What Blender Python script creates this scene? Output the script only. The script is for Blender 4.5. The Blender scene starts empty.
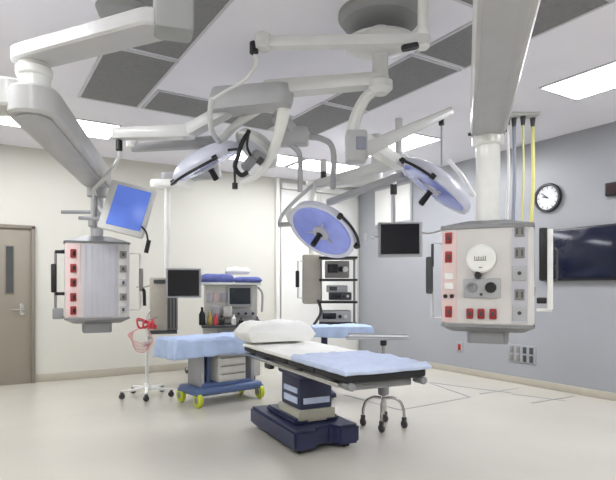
import bpy, bmesh, math, random
from mathutils import Vector, Matrix, Quaternion, noise
random.seed(4)
S = bpy.context.scene
COL = S.collection
PI = math.pi
# ------------------------------------------------------------------ camera frame
F, HC, CEIL = 530.0, 1.30, 3.19
TH = math.atan(329 / F)
FW = Vector((math.sin(TH), math.cos(TH), 0)); RT = Vector((math.cos(TH), -math.sin(TH), 0)); UP = Vector((0, 0, 1))
XR, YL = 6.17, 8.10            # planes of the two visible walls
X0, Y0 = -2.5, -2.5
def C(xc, d, h): return RT * xc + FW * d + UP * h
def W(px, py, d): return C((px - 308) / F * d, d, HC + (287 - py) / F * d)
def ray(px, py): return RT * ((px - 308) / F) + FW + UP * ((287 - py) / F)
def on_right(px, py):
    r = ray(px, py); t = XR / r.x; return Vector((XR, r.y * t, HC + r.z * t))
def on_left(px, py):
    r = ray(px, py); t = YL / r.y; return Vector((r.x * t, YL, HC + r.z * t))
def on_floor(px, py):
    r = ray(px, py); t = -HC / r.z; return Vector((r.x * t, r.y * t, 0))
def cdir(x, up, toward): return (RT * x + UP * up - FW * toward).normalized()
def face(px, extra=0): return -(TH + math.atan((px - 308) / F)) + math.radians(extra)

# ------------------------------------------------------------------ materials
def lin(c):
    return tuple(((v / 255) / 12.92 if v / 255 <= .04045 else ((v / 255 + .055) / 1.055) ** 2.4) for v in c) + (1,)
def mat(name, rgb, rough=.5, metal=0, var=.04, scale=6, bump=0, bscale=60, spec=.5, coat=0, emit=0):
    m = bpy.data.materials.new(name); m.use_nodes = True
    nt = m.node_tree; b = nt.nodes['Principled BSDF']
    b.inputs['Roughness'].default_value = rough; b.inputs['Metallic'].default_value = metal
    b.inputs['Specular IOR Level'].default_value = spec; b.inputs['Coat Weight'].default_value = coat
    tc = nt.nodes.new('ShaderNodeTexCoord'); n = nt.nodes.new('ShaderNodeTexNoise'); n.inputs['Scale'].default_value = scale
    n.inputs['Detail'].default_value = 3
    nt.links.new(tc.outputs['Object'], n.inputs['Vector'])
    r = nt.nodes.new('ShaderNodeValToRGB'); c = lin(rgb)
    r.color_ramp.elements[0].position = .3; r.color_ramp.elements[1].position = .7
    r.color_ramp.elements[0].color = tuple(v * (1 - var) for v in c[:3]) + (1,)
    r.color_ramp.elements[1].color = tuple(min(1, v * (1 + var)) for v in c[:3]) + (1,)
    nt.links.new(n.outputs['Fac'], r.inputs['Fac']); nt.links.new(r.outputs['Color'], b.inputs['Base Color'])
    if bump:
        n2 = nt.nodes.new('ShaderNodeTexNoise'); n2.inputs['Scale'].default_value = bscale
        nt.links.new(tc.outputs['Object'], n2.inputs['Vector'])
        bp = nt.nodes.new('ShaderNodeBump'); bp.inputs['Strength'].default_value = bump; bp.inputs['Distance'].default_value = .01
        nt.links.new(n2.outputs['Fac'], bp.inputs['Height']); nt.links.new(bp.outputs['Normal'], b.inputs['Normal'])
    if emit:
        b.inputs['Emission Strength'].default_value = emit; b.inputs['Emission Color'].default_value = c
    return m
M = dict(
    ceil=mat('ceiling_paint', (236, 235, 243), .8, var=.02, scale=2),
    cream=mat('cream_wall_paint', (205, 204, 195), .6, var=.015, scale=1.2),
    greywall=mat('grey_wall_paint', (154, 156, 161), .35, var=.03, scale=1.0),
    whitewall=mat('lit_wall_and_panel_white', (226, 226, 222), .5, var=.01),  # lit wall brightness put into the white; also trim and service panel
    floor=mat('floor_vinyl', (194, 190, 180), .22, var=.035, scale=1.1, bump=.03, bscale=4, spec=.45),
    base=mat('baseboard_vinyl', (176, 170, 156), .5),
    tape=mat('floor_inlay', (120, 122, 124), .5),
    grille=mat('diffuser_grille', (126, 126, 128), .7, var=.1, scale=40),
    frame=mat('ceiling_tee', (200, 200, 206), .6),
    lamp=mat('troffer_glow', (250, 251, 255), .5, var=0, emit=7.0),
    lampsoft=mat('troffer_glow_soft', (250, 251, 255), .5, var=0, emit=4.5),
    lampstrong=mat('troffer_glow_strong', (250, 251, 255), .5, var=0, emit=13.0),
    door=mat('door_taupe', (142, 135, 122), .5, var=.03, scale=3),
    doorframe=mat('door_frame', (128, 121, 110), .5),
    glassdark=mat('dark_glass', (70, 72, 74), .1),
    white=mat('white_enamel', (232, 233, 230), .35, coat=.3),
    arm=mat('arm_enamel', (205, 206, 205), .4, coat=.2),
    pendarm=mat('pendant_arm_enamel', (184, 184, 184), .45, coat=.1),
    armgrey=mat('arm_grey', (170, 171, 174), .45),
    hood=mat('mount_cover', (150, 152, 152), .6),
    pend=mat('pendant_shell', (206, 203, 201), .4),
    pendpanel=mat('pendant_panel', (184, 184, 192), .4),
    pink=mat('pink_strip', (222, 198, 196), .5),
    greymet=mat('grey_metal', (140, 141, 144), .4, metal=.3),
    chrome=mat('chrome', (190, 190, 188), .22, metal=.9),
    black=mat('black_plastic', (22, 22, 25), .4),
    dark=mat('dark_grey_plastic', (66, 66, 70), .45),
    red=mat('red_socket', (150, 34, 38), .4),
    redtube=mat('red_tubing', (208, 70, 78), .35),
    pinktube=mat('pink_tubing', (228, 178, 176), .35),
    socket=mat('grey_socket', (132, 130, 128), .5),
    screenoff=mat('screen_off', (14, 14, 26), .25),
    screenblue=mat('screen_blue', (84, 112, 196), .3, var=.12, scale=5, emit=.22),
    board=mat('wall_display_glass', (22, 27, 48), .12),
    lens=mat('lamp_lens_blue', (146, 160, 240), .25, var=.08, scale=9, coat=.5),
    lampshell=mat('lamp_shell', (214, 217, 232), .35, coat=.3),
    lensgrey=mat('lamp_hub_grey', (176, 178, 190), .4),
    navy=mat('navy_shroud', (38, 44, 78), .4, var=.08),
    band=mat('column_band', (176, 174, 160), .4),
    cushion=mat('table_cushion', (24, 25, 30), .5),
    sheet=mat('white_sheet', (244, 244, 240), .85, var=.02, bump=.25, bscale=25),
    blue=mat('blue_drape', (176, 194, 226), .85, var=.07, scale=9, bump=.35, bscale=30),
    paleblue=mat('pale_blue_sheet', (200, 212, 238), .85, var=.05, scale=8, bump=.35, bscale=26),
    deepblue=mat('deep_blue_wrap', (96, 106, 168), .8, var=.15, scale=12, bump=.3, bscale=40),
    cartblue=mat('cart_blue', (84, 104, 146), .45),
    yellow=mat('yellow_green_tyre', (190, 200, 50), .5),
    yhose=mat('yellow_hose', (206, 202, 124), .45),
    ghose=mat('grey_hose', (128, 132, 146), .45),
    whose=mat('white_hose', (205, 205, 200), .45),
    beige=mat('beige_column', (176, 170, 158), .5, var=.06, scale=9),
    machine=mat('machine_grey', (206, 204, 198), .45),
    amber=mat('amber_bottle', (170, 150, 80), .3),
    clockface=mat('clock_face', (226, 228, 232), .4),
)
# ------------------------------------------------------------------ mesh kit
class MB:
    def __init__(s): s.bm = bmesh.new()
    def _add(s, verts, M4):
        bmesh.ops.transform(s.bm, matrix=M4, verts=verts)
    def box(s, c, size, rot=None, bev=0, seg=2):
        t = bmesh.new(); bmesh.ops.create_cube(t, size=1)
        bmesh.ops.scale(t, vec=Vector(size), verts=t.verts)
        if bev: bmesh.ops.bevel(t, geom=list(t.edges), offset=min(bev, min(size) * .45), segments=seg, affect='EDGES', profile=.5)
        m = Matrix.Translation(Vector(c)) @ (rot.to_4x4() if rot is not None else Matrix())
        bmesh.ops.transform(t, matrix=m, verts=t.verts); s._merge(t); return s
    def _merge(s, t):
        me = bpy.data.meshes.new('tmp'); t.to_mesh(me); t.free(); s.bm.from_mesh(me); bpy.data.meshes.remove(me)
    def beam(s, a, b, w, h, w2=None, h2=None, bev=.015, round_ends=True):
        """box arm from a to b (centre line), width w (sideways), height h, tapering to w2,h2; ends rounded in plan"""
        a = Vector(a); b = Vector(b); w2 = w2 or w; h2 = h2 or h
        x = (b - a); L = x.length; x.normalize(); y = UP.cross(x)
        y = Vector((0, 1, 0)) if y.length < 1e-4 else y.normalized(); z = x.cross(y)
        pts = []
        n = 8
        if round_ends:
            for i in range(n + 1):
                t = PI / 2 + PI * i / n; pts.append((math.cos(t) * w / 2, math.sin(t) * w / 2, 0))
            for i in range(n + 1):
                t = -PI / 2 + PI * i / n; pts.append((L + math.cos(t) * w2 / 2, math.sin(t) * w2 / 2, 1))
        else: pts = [(0, w / 2, 0), (0, -w / 2, 0), (L, -w2 / 2, 1), (L, w2 / 2, 1)]
        t = bmesh.new()
        rings = []
        for (k, sc) in ((-.5, .9), (-.5 + bev / h, 1), (.5 - bev / h, 1), (.5, .9)):
            ring = []
            for (px, py, e) in pts:
                hh = h2 if e else h
                cx = L if e else 0
                ring.append(t.verts.new(a + x * (cx + (px - cx) * sc) + y * (py * sc) + z * (hh * k)))
            rings.append(ring)
        m = len(pts)
        for r0, r1 in zip(rings, rings[1:]):
            for i in range(m): t.faces.new((r0[i], r0[(i + 1) % m], r1[(i + 1) % m], r1[i]))
        t.faces.new(rings[0][::-1]); t.faces.new(rings[-1])
        bmesh.ops.recalc_face_normals(t, faces=t.faces); s._merge(t); return s
    def cyl(s, a, b, r, r2=None, seg=24, bev=0):
        a = Vector(a); b = Vector(b); r2 = r if r2 is None else r2
        L = (b - a).length
        prof = [(0, 0), (r, 0), (r2, L), (0, L)] if not bev else [(0, 0), (r - bev, 0), (r, bev), (r2, L - bev), (r2 - bev, L), (0, L)]
        q = (b - a).to_track_quat('Z', 'Y')
        return s.lathe(prof, Matrix.Translation(a) @ q.to_matrix().to_4x4(), seg)
    def lathe(s, prof, m4=None, seg=32):
        t = bmesh.new(); rings = []
        for (r, z) in prof:
            if r < 1e-6: rings.append([t.verts.new((0, 0, z))])
            else: rings.append([t.verts.new((r * math.cos(2 * PI * i / seg), r * math.sin(2 * PI * i / seg), z)) for i in range(seg)])
        for a, b in zip(rings, rings[1:]):
            for i in range(seg):
                j = (i + 1) % seg
                if len(a) == 1 and len(b) == 1: continue
                if len(a) == 1: t.faces.new((a[0], b[j], b[i]))
                elif len(b) == 1: t.faces.new((a[i], a[j], b[0]))
                else: t.faces.new((a[i], a[j], b[j], b[i]))
        bmesh.ops.recalc_face_normals(t, faces=t.faces)
        if m4 is not None: bmesh.ops.transform(t, matrix=m4, verts=t.verts)
        s._merge(t); return s
    def tube(s, pts, r, seg=10, sub=5, smooth=True, r2=None):
        pts = [Vector(p) for p in pts]
        if smooth and len(pts) > 2:
            out = []
            P = [pts[0] * 2 - pts[1]] + pts + [pts[-1] * 2 - pts[-2]]
            for i in range(1, len(P) - 2):
                for k in range(sub):
                    u = k / sub; p0, p1, p2, p3 = P[i - 1:i + 3]
                    out.append(.5 * ((2 * p1) + (p2 - p0) * u + (2 * p0 - 5 * p1 + 4 * p2 - p3) * u * u + (3 * p1 - p0 - 3 * p2 + p3) * u ** 3))
            pts = out + [pts[-1]]
        r2 = r if r2 is None else r2
        t = bmesh.new(); rings = []; N = len(pts)
        up = None
        for i, p in enumerate(pts):
            d = (pts[min(i + 1, N - 1)] - pts[max(i - 1, 0)]).normalized()
            if up is None: up = d.orthogonal().normalized()
            up = (up - d * up.dot(d)).normalized(); v = d.cross(up)
            rr = r + (r2 - r) * i / max(1, N - 1)
            rings.append([t.verts.new(p + (up * math.cos(2 * PI * k / seg) + v * math.sin(2 * PI * k / seg)) * rr) for k in range(seg)])
        for a, b in zip(rings, rings[1:]):
            for k in range(seg): t.faces.new((a[k], a[(k + 1) % seg], b[(k + 1) % seg], b[k]))
        t.faces.new(rings[0][::-1]); t.faces.new(rings[-1])
        bmesh.ops.recalc_face_normals(t, faces=t.faces); s._merge(t); return s
    def prism(s, poly, z0, z1, bev=0, sc_top=1, sc_bot=1):
        t = bmesh.new()
        a = [t.verts.new((x * sc_bot, y * sc_bot, z0)) for x, y in poly]; b = [t.verts.new((x * sc_top, y * sc_top, z1)) for x, y in poly]
        n = len(poly)
        for i in range(n): t.faces.new((a[i], a[(i + 1) % n], b[(i + 1) % n], b[i]))
        t.faces.new(a[::-1]); t.faces.new(b)
        bmesh.ops.recalc_face_normals(t, faces=t.faces)
        if bev: bmesh.ops.bevel(t, geom=list(t.edges), offset=bev, segments=2, affect='EDGES')
        s._merge(t); return s
    def cloth(s, x0, x1, y0, y1, z, drop, nx=48, ny=36, flare=.02, wr=.006, seed=0, thick=.006, dropf=None):
        """sheet over a table edge: flat inside, hanging folds outside"""
        t = bmesh.new(); g = []
        ox = drop[0]; oX = drop[1]; oy = drop[2]; oY = drop[3]
        def fold(u, lo, hi, dl, dh):
            tot = (hi - lo) + dl + dh; q = -dl + u * tot
            if q < 0: return lo, -q, -1
            if q > hi - lo: return hi, q - (hi - lo), 1
            return lo + q, 0, 0
        for j in range(ny + 1):
            row = []
            for i in range(nx + 1):
                x, dx, sx = fold(i / nx, x0, x1, ox, oX); y, dy, sy = fold(j / ny, y0, y1, oy, oY)
                dz = max(dx, dy)
                nn = noise.noise(Vector((x * 4 + seed, y * 4, dz * 1.5)))
                n2 = noise.noise(Vector((x * 13 + seed, y * 13, dz * 3 + 5)))
                if sx: x += sx * (.012 + flare * (dx / max(.05, ox + oX)) * (1 + 1.2 * math.sin(y * 38 + seed)))
                if sy: y += sy * (.012 + flare * (dy / max(.05, oy + oY)) * (1 + 1.2 * math.sin(x * 34 + seed)))
                zz = z - dz * (1 + .12 * nn if dz else 1) + (wr * (abs(nn) * 2 + abs(n2)) if dz == 0 else 0)
                row.append(t.verts.new((x, y, zz)))
            g.append(row)
        for j in range(ny):
            for i in range(nx): t.faces.new((g[j][i], g[j][i + 1], g[j + 1][i + 1], g[j + 1][i]))
        s.sol = thick
        s._merge(t); return s
    def pillow(s, c, sx, sy, sz, rotz=0, seed=0, p=3.0, wr=.02):
        t = bmesh.new(); bmesh.ops.create_cube(t, size=2)
        bmesh.ops.subdivide_edges(t, edges=list(t.edges), cuts=14, use_grid_fill=True)
        for v in t.verts:
            x, y, z = v.co
            edge = max(abs(x), abs(y))
            th = max(0.0, 1 - edge ** p) ** .6
            n = noise.noise(Vector((x * 2.2 + seed, y * 2.2, z)))
            v.co = Vector((x * sx / 2, y * sy / 2, z * sz / 2 * (.12 + .88 * th) + n * wr * (1 if z > 0 else .1)))
            if v.co.z < -sz * .3: v.co.z = -sz * .3
        m = Matrix.Translation(Vector(c)) @ Matrix.Rotation(rotz, 4, 'Z')
        bmesh.ops.transform(t, matrix=m, verts=t.verts); s._merge(t); return s
    def build(s, name, m, parent=None, world=False, ang=35, keep=False):
        me = bpy.data.meshes.new(name)
        if world and parent is not None:
            bmesh.ops.transform(s.bm, matrix=world_inv[parent.name], verts=s.bm.verts)
        s.bm.to_mesh(me); s.bm.free()
        for p in me.polygons: p.use_smooth = True
        me.set_sharp_from_angle(angle=math.radians(ang))
        me.materials.append(M[m] if isinstance(m, str) else m)
        o = bpy.data.objects.new(name, me); COL.objects.link(o)
        if parent is not None: o.parent = parent
        if getattr(s, 'sol', 0):
            md = o.modifiers.new('thickness', 'SOLIDIFY'); md.thickness = s.sol; md.offset = -1
        return o
world_inv = {}
def thing(name, label, cat, loc=(0, 0, 0), rotz=0, group=None):
    o = bpy.data.objects.new(name, None); COL.objects.link(o); o.empty_display_size = .1
    o.location = loc; o.rotation_euler = (0, 0, rotz); o['label'] = label; o['category'] = cat
    if group: o['group'] = group
    world_inv[o.name] = (Matrix.Translation(Vector(loc)) @ Matrix.Rotation(rotz, 4, 'Z')).inverted()
    return o
def tag(o, label, cat, group=None):
    o['label'] = label; o['category'] = cat
    if group: o['group'] = group
    return o
def struct(o): o['kind'] = 'structure'; return o
def copy_tree(o, parent=None):
    c = o.copy(); COL.objects.link(c); c.parent = parent
    for ch in list(o.children): copy_tree(ch, c)
    return c
def recenter(o):
    """put a world-built mesh object's origin at its base centre"""
    me = o.data; xs = [v.co for v in me.vertices]
    c = Vector(((min(v.x for v in xs) + max(v.x for v in xs)) / 2, (min(v.y for v in xs) + max(v.y for v in xs)) / 2, min(v.z for v in xs)))
    me.transform(Matrix.Translation(-c)); o.location = c; return o

# ================================================================== ROOM
struct(MB().box(((X0 + XR) / 2, (Y0 + YL) / 2, -.05), (XR - X0 + .4, YL - Y0 + .4, .1)).build('floor', 'floor'))
struct(MB().box(((X0 + XR) / 2, (Y0 + YL) / 2, CEIL + .05), (XR - X0 + .4, YL - Y0 + .4, .1)).build('ceiling', 'ceil'))
struct(MB().box(((X0 + XR) / 2, YL + .1, CEIL / 2), (XR - X0 + .4, .2, CEIL)).build('wall_left', 'cream'))
struct(MB().box((XR + .1, (Y0 + YL) / 2, CEIL / 2), (.2, YL - Y0, CEIL)).build('wall_right', 'greywall'))
struct(MB().box(((X0 + XR) / 2, Y0 - .1, CEIL / 2), (XR - X0 + .4, .2, CEIL)).build('wall_back', 'cream'))
struct(MB().box((X0 - .1, (Y0 + YL) / 2, CEIL / 2), (.2, YL - Y0, CEIL)).build('wall_near', 'cream'))
dx1 = on_left(35, 300).x
struct(MB().box(((dx1 + 3.9) / 2, YL - .008, .055), (3.9 - dx1 - .02, .016, .11), bev=.005).build('baseboard_left', 'base'))
struct(MB().box((XR - .008, (Y0 + YL) / 2, .045), (.016, YL - Y0, .09), bev=.005).build('baseboard_right', 'base'))
# door 1: taupe single leaf
d1 = thing('door_1', '', '', (dx1 - .55, YL, 0)); del d1['label']; del d1['category']; d1['kind'] = 'structure'
MB().box((0, -.012, 1.04), (1.0, .045, 2.08), bev=.004).build('door_or_wall_leaf', 'door', d1)
fr = MB()
for sx in (-1, 1): fr.box((sx * .525, -.03, 1.06), (.05, .06, 2.12), bev=.006)
fr.box((0, -.03, 2.105), (1.1, .06, .05), bev=.006); fr.build('door_frame', 'doorframe', d1)
wx = on_left(9.5, 270).x - (dx1 - .55)
MB().box((wx, -.036, 1.53), (.12, .012, .66), bev=.004).build('vision_frame', 'doorframe', d1)
MB().box((wx, -.043, 1.53), (.085, .006, .62)).build('vision_pane', 'glassdark', d1)
hx = on_left(22, 309).x - (dx1 - .55)
MB().cyl((hx, -.03, 1.0), (hx, -.09, 1.0), .022).tube([(hx, -.085, 1.0), (hx - .13, -.085, 1.0)], .012).box((hx, -.038, 1.0), (.06, .012, .16), bev=.004).build('door_handle', 'chrome', d1)
# lit end of the left wall: its brightness put in as tall whiter panels
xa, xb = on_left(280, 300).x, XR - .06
d2 = thing('lit_wall_panel', '', '', ((xa + xb) / 2, YL, 0)); del d2['label']; del d2['category']; d2['kind'] = 'structure'
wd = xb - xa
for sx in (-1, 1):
    MB().box((sx * wd / 4, -.02, 1.5), (wd / 2 - .01, .05, 3.0), bev=.006).build('door_or_wall_leaf', 'whitewall', d2)
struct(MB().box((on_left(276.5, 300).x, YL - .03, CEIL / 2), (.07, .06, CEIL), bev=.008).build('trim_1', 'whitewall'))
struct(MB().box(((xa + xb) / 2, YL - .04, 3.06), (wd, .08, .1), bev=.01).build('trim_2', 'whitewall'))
# floor inlay lines
def line(p, q, n):
    a = on_floor(*p); b = on_floor(*q); m = (a + b) / 2; L = (b - a).length; an = math.atan2(b.y - a.y, b.x - a.x)
    struct(MB().box((m.x, m.y, .001), (L, .022, .002), rot=Matrix.Rotation(an, 3, 'Z')).build('trim_%d' % n, 'tape'))
for i, (p, q) in enumerate([((400, 410), (470, 397)), ((388, 377), (512, 393)), ((480, 394), (518, 388)), ((512, 394), (566, 401)), ((532, 403), (575, 396)), ((345, 395), (400, 410)), ((430, 383), (470, 397))]):
    line(p, q, 3 + i)

# ceiling grille panels (laminar flow ring)
tmpl = None
def grille(x0, x1, y0, y1, label):
    t = thing('air_diffuser', label, 'air diffuser', ((x0 + x1) / 2, (y0 + y1) / 2, CEIL), 0, 'ceiling air diffusers')
    w, l = x1 - x0, y1 - y0
    f = MB()
    for sx in (-1, 1): f.box((sx * (w / 2 - .012), 0, -.006), (.024, l, .016), bev=.003)
    for sy in (-1, 1): f.box((0, sy * (l / 2 - .012), -.0055), (w - .05, .024, .015), bev=.003)
    f.build('frame', 'frame', t)
    MB().box((0, 0, -.004), (w - .046, l - .046, .01)).build('grille_panel', 'grille', t)
gx0, gx1, gx2, gx3 = .83, 1.42, 2.97, 3.56
grille(gx0, gx1, 4.33, 5.67, 'dark ceiling air grille, whole big panel seen beyond the left ceiling arm')
grille(gx0, gx1, 2.98, 4.30, 'dark ceiling air grille, partly covered by the left ceiling arm')
grille(gx0, gx1, 1.65, 2.95, 'dark ceiling air grille nearest to the ceiling mount of the left pendant')
grille(1.45, 2.20, 5.06, 5.67, 'short dark ceiling air grille above the blue monitor arm')
grille(2.23, 2.95, 5.06, 5.67, 'dark ceiling air grille behind the grey lamp arm elbow')
grille(gx2, gx3, 4.52, 5.67, 'dark ceiling air grille beyond the lamp boom hub')
grille(gx2, gx3, 3.20, 4.49, 'dark ceiling air grille just right of the lamp boom hub')
grille(gx2, gx3, 1.90, 3.17, 'dark ceiling air grille crossed by the arm of the right pendant')
grille(gx2, gx3, .60, 1.87, 'dark ceiling air grille in the top right corner of the view')
grille(2.23, 2.95, 1.86, 2.45, 'small piece of dark ceiling air grille at the top edge beside the right pendant arm')

# ceiling lights
def troffer(x0, x1, y0, y1, label, glow='lamp'):
    t = thing('ceiling_light', label, 'ceiling light', ((x0 + x1) / 2, (y0 + y1) / 2, CEIL), 0, 'recessed ceiling lights')
    w, l = x1 - x0, y1 - y0; f = MB()
    for sx in (-1, 1): f.box((sx * (w / 2 - .012), 0, -.006), (.024, l, .016), bev=.003)
    for sy in (-1, 1): f.box((0, sy * (l / 2 - .012), -.0055), (w - .05, .024, .015), bev=.003)
    f.build('frame', 'frame', t)
    MB().box((0, 0, -.004), (w - .046, l - .046, .01)).build('diffuser', glow, t)
troffer(-1.3, -.04, 6.4, 7.1, 'bright ceiling light at the left edge, above the door', 'lampsoft')
troffer(.0, 1.42, 6.4, 7.1, 'long bright ceiling light behind the sloping left pendant arm', 'lampsoft')
troffer(2.85, 4.05, 6.6, 7.25, 'bright ceiling light behind the white lamp yoke', 'lampsoft')
troffer(4.09, 5.3, 6.6, 7.25, 'bright ceiling light above the corner, behind the lamp arms', 'lampsoft')
troffer(4.35, 5.02, 4.83, 6.05, 'bright ceiling light above the right operating lamp', 'lampstrong')
troffer(4.5, 5.12, 1.85, 3.12, 'bright rectangular ceiling light near the clock wall')
troffer(4.5, 5.12, -1.1, .1, 'ceiling light out of view over the near end of the clock wall', 'lampstrong')
troffer(-.9, -.3, 3.2, 4.4, 'ceiling light out of view beside the left pendant', 'lampstrong')
troffer(-.9, -.3, .4, 1.6, 'ceiling light out of view near the camera', 'lampstrong')
troffer(1.2, 2.4, -1.2, -.6, 'ceiling light out of view behind the camera', 'lampstrong')
# small round ceiling cover near the top left
p = C((125 - 308) / F * 3.62, 3.62, 0)
recenter(tag(MB().lathe([(0, -.07), (.12, -.07), (.17, -.05), (.19, 0), (0, 0)], Matrix.Translation((p.x, p.y, CEIL))).build('ceiling_cover', 'hood'), 'round grey-green cover on the ceiling at the top edge above the left arm', 'ceiling cover'))

# ================================================================== WALL ITEMS (right wall)
a = on_right(543, 231); b = on_right(543, 281)
zt, zb = a.z, b.z; L = 1.55
t = thing('wall_display', 'wide black glass display on the grey wall under the clock', 'screen', (XR - .03, a.y - L / 2, zb))
MB().box((0, 0, (zt - zb) / 2), (.06, L, zt - zb), bev=.01).build('housing', 'black', t)
MB().box((-.033, 0, (zt - zb) / 2), (.006, L - .05, zt - zb - .05), bev=.002).build('screen', 'board', t)
c = on_right(549, 198)
t = thing('wall_clock', 'round white wall clock with black rim on the grey wall', 'clock', (XR - .02, c.y, c.z))
R = Matrix.Rotation(-PI / 2, 4, 'Y')
MB().lathe([(.15, -.02), (.18, -.02), (.185, .01), (.178, .035), (.155, .035), (.15, .02), (.15, -.02)], R, 40).build('rim', 'black', t)
MB().lathe([(0, -.02), (.152, -.02), (.152, .012), (0, .012)], R, 40).build('dial', 'clockface', t)
h = MB().box((-.018, 0, 0), (.004, .02, .02), bev=.002)
def hand(an, ln, w): h.box((-.018, math.sin(an) * -ln / 2, math.cos(an) * ln / 2), (.004, w, ln), rot=Matrix.Rotation(an, 3, 'X'))
hand(math.radians(-52), .105, .010); hand(math.radians(-75), .07, .014)
h.build('clock_hands', 'dark', t)
h = MB()
for i in range(12):
    an = i * PI / 6; h.box((-.0145, -math.sin(an) * .13, math.cos(an) * .13), (.004, .007, .024), rot=Matrix.Rotation(an, 3, 'X'))
h.build('hour_marks', 'dark', t)
c = on_right(619, 188.5)
t = thing('digital_display', 'small dark digital wall display above the black screen at the right edge', 'display', (XR - .03, c.y, c.z))
MB().box((0, 0, 0), (.06, .26, .15), bev=.01).build('housing', 'black', t)
MB().box((-.031, 0, 0), (.004, .22, .11)).build('display_window', mat('dark_red_window', (40, 14, 18), .3), t)
# outlet plates
c = on_right(460, 347)
t = thing('wall_outlet', 'single red outlet low on the grey wall', 'outlet', (XR - .005, c.y, c.z))
MB().box((0, 0, 0), (.012, .12, .16), bev=.003).build('plate', 'greywall', t)
MB().box((-.009, 0, 0), (.012, .05, .09), bev=.003).build('socket', 'red', t)
c = on_right(522, 354)
t = thing('outlet_panel', 'grey outlet plate with eight sockets low on the wall under the black display', 'outlet', (XR - .005, c.y, c.z))
MB().box((0, 0, 0), (.012, .42, .24), bev=.003).build('plate', 'greywall', t)
for i in range(4):
    for k in range(2): MB().box((-.012, -.15 + i * .1, -.055 + k * .11), (.014, .05, .085), bev=.004).build('socket', 'socket' if i > 1 else 'dark', t)
c = on_right(366, 237); recenter(tag(MB().box((XR - .008, c.y, c.z), (.016, .1, .13), bev=.003).build('switch_plate', 'armgrey'), 'small grey switch plate on the wall beside the corner', 'switch'))
a = on_right(376, 190); b = on_right(413, 222)
t = thing('wall_panel', 'pale framed service panel high on the wall above the black monitor', 'panel', (XR - .02, (a.y + b.y) / 2, (a.z + b.z) / 2))
MB().box((0, 0, 0), (.04, abs(a.y - b.y), a.z - b.z), bev=.01).build('panel_frame', 'armgrey', t)
for s in (-1, 1): MB().box((-.022, s * abs(a.y - b.y) / 4, 0), (.01, abs(a.y - b.y) / 2 - .06, a.z - b.z - .08), bev=.003).build('panel_leaf', 'whitewall', t)

# hoses from ceiling
hc = C((521 - 308) / F * 5.8, 5.8, CEIL)
t = thing('hose_drop_plate', 'dark ceiling plate with hose connectors behind the right pendant', 'ceiling plate', hc)
MB().box((0, 0, -.012), (.36, .18, .024), rot=Matrix.Rotation(-TH, 3, 'Z'), bev=.005).build('plate', 'arm', t)
for i, (px, m, lab) in enumerate([(508, 'whose', 'white gas hose hanging from the ceiling plate, farthest from the clock'), (516, 'ghose', 'dark grey gas hose hanging from the ceiling plate'), (523, 'yhose', 'thin yellow gas hose between the grey hose and the thick yellow hose'), (535, 'yhose', 'thick yellow gas hose hanging beside the wall clock')]):
    q = C((px - 308) / F * 5.8, 5.8 + (i % 2) * .06, 0)
    MB().cyl((q.x, q.y, CEIL - .02), (q.x, q.y, CEIL - .12), .03, .02).build('hose_connector', 'dark', t, world=True)
    r = (.016, .02, .01, .02)[i]
    hs = thing('gas_hose', lab, 'hose', (q.x, q.y, 1.2))
    MB().tube([(0, 0, CEIL - .11 - 1.2), (.01, 0, 1.3), (-.01, .01, .7), (0, 0, .08)], r).build('hose', m, hs)
    MB().cyl((0, 0, .1), (0, 0, 0), r * 1.5, r * 1.2).build('coupling', 'chrome', hs)

# ================================================================== EQUIPMENT PENDANTS
OCT = lambda w, d, c: [(-w / 2 + c, -d / 2), (w / 2 - c, -d / 2), (w / 2, -d / 2 + c), (w / 2, d / 2 - c), (w / 2 - c, d / 2), (-w / 2 + c, d / 2), (-w / 2, d / 2 - c), (-w / 2, -d / 2 + c)]
def rail(t, x, z0, z1, white_bar, dark_grip):
    s = 1 if x > 0 else -1
    b = MB().tube([(x - s * .1, 0, z1), (x, 0, z1 - .0), (x, 0, z0), (x - s * .1, 0, z0)], .012, smooth=False)
    b.build('rail', white_bar, t)
    zz = z0 + (z1 - z0) * .45
    MB().box((x + s * .002, -.01, zz), (.04, .05, (z1 - z0) * .42), bev=.012).build('grip', dark_grip, t)
# ---- right pendant
d = 3.62; px = 488
loc = C((px - 308) / F * d, d, 0); loc.z = HC - 38 / F * 3.45
H = .635; w = .58; dp = .32
P = thing('supply_pendant', 'large right supply pendant with round white dial and red sockets, hung from the broad arm', 'medical pendant', loc, face(px, -5))
MB().prism(OCT(w, dp, .03), 0, H, bev=.006).build('housing', 'pend', P)
MB().prism(OCT(w + .01, dp + .01, .03), H, H + .025, bev=.003).prism(OCT(w, dp, .03), H + .025, H + .06, sc_top=.45).build('top_cap', 'greymet', P)
MB().prism(OCT(w + .01, dp + .01, .03), -.02, 0, bev=.003).prism(OCT(w, dp, .03), -.05, -.02, sc_bot=.8).build('bottom_cap', 'greymet', P)
MB().prism(OCT(.26, .2, .02), -.13, -.05, bev=.004).build('lower_grip', 'greymet', P)
fy = -dp / 2
sc = 3.45 / F   # metres per pixel on the front face
def fx(x): return (x - 488) * sc
def fz(y): return (324.5 - y) * sc
for x0, m, pw in ((452, 'pink', .1), (520, 'pendpanel', .095)):
    MB().box((fx(x0), fy - .002, H / 2), (pw, .008, H - .03), bev=.002).build('socket_strip', m, P)
for (x, y) in [(451.6, 236), (451.6, 255.5), (451.6, 312)]:
    r = MB().box((fx(x), fy - .012, fz(y)), (.045, .016, .075), bev=.006).build('red_socket', 'red', P)
    MB().box((fx(x), fy - .022, fz(y)), (.018, .006, .035), bev=.002).build('socket_slot', 'dark', r)
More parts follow.
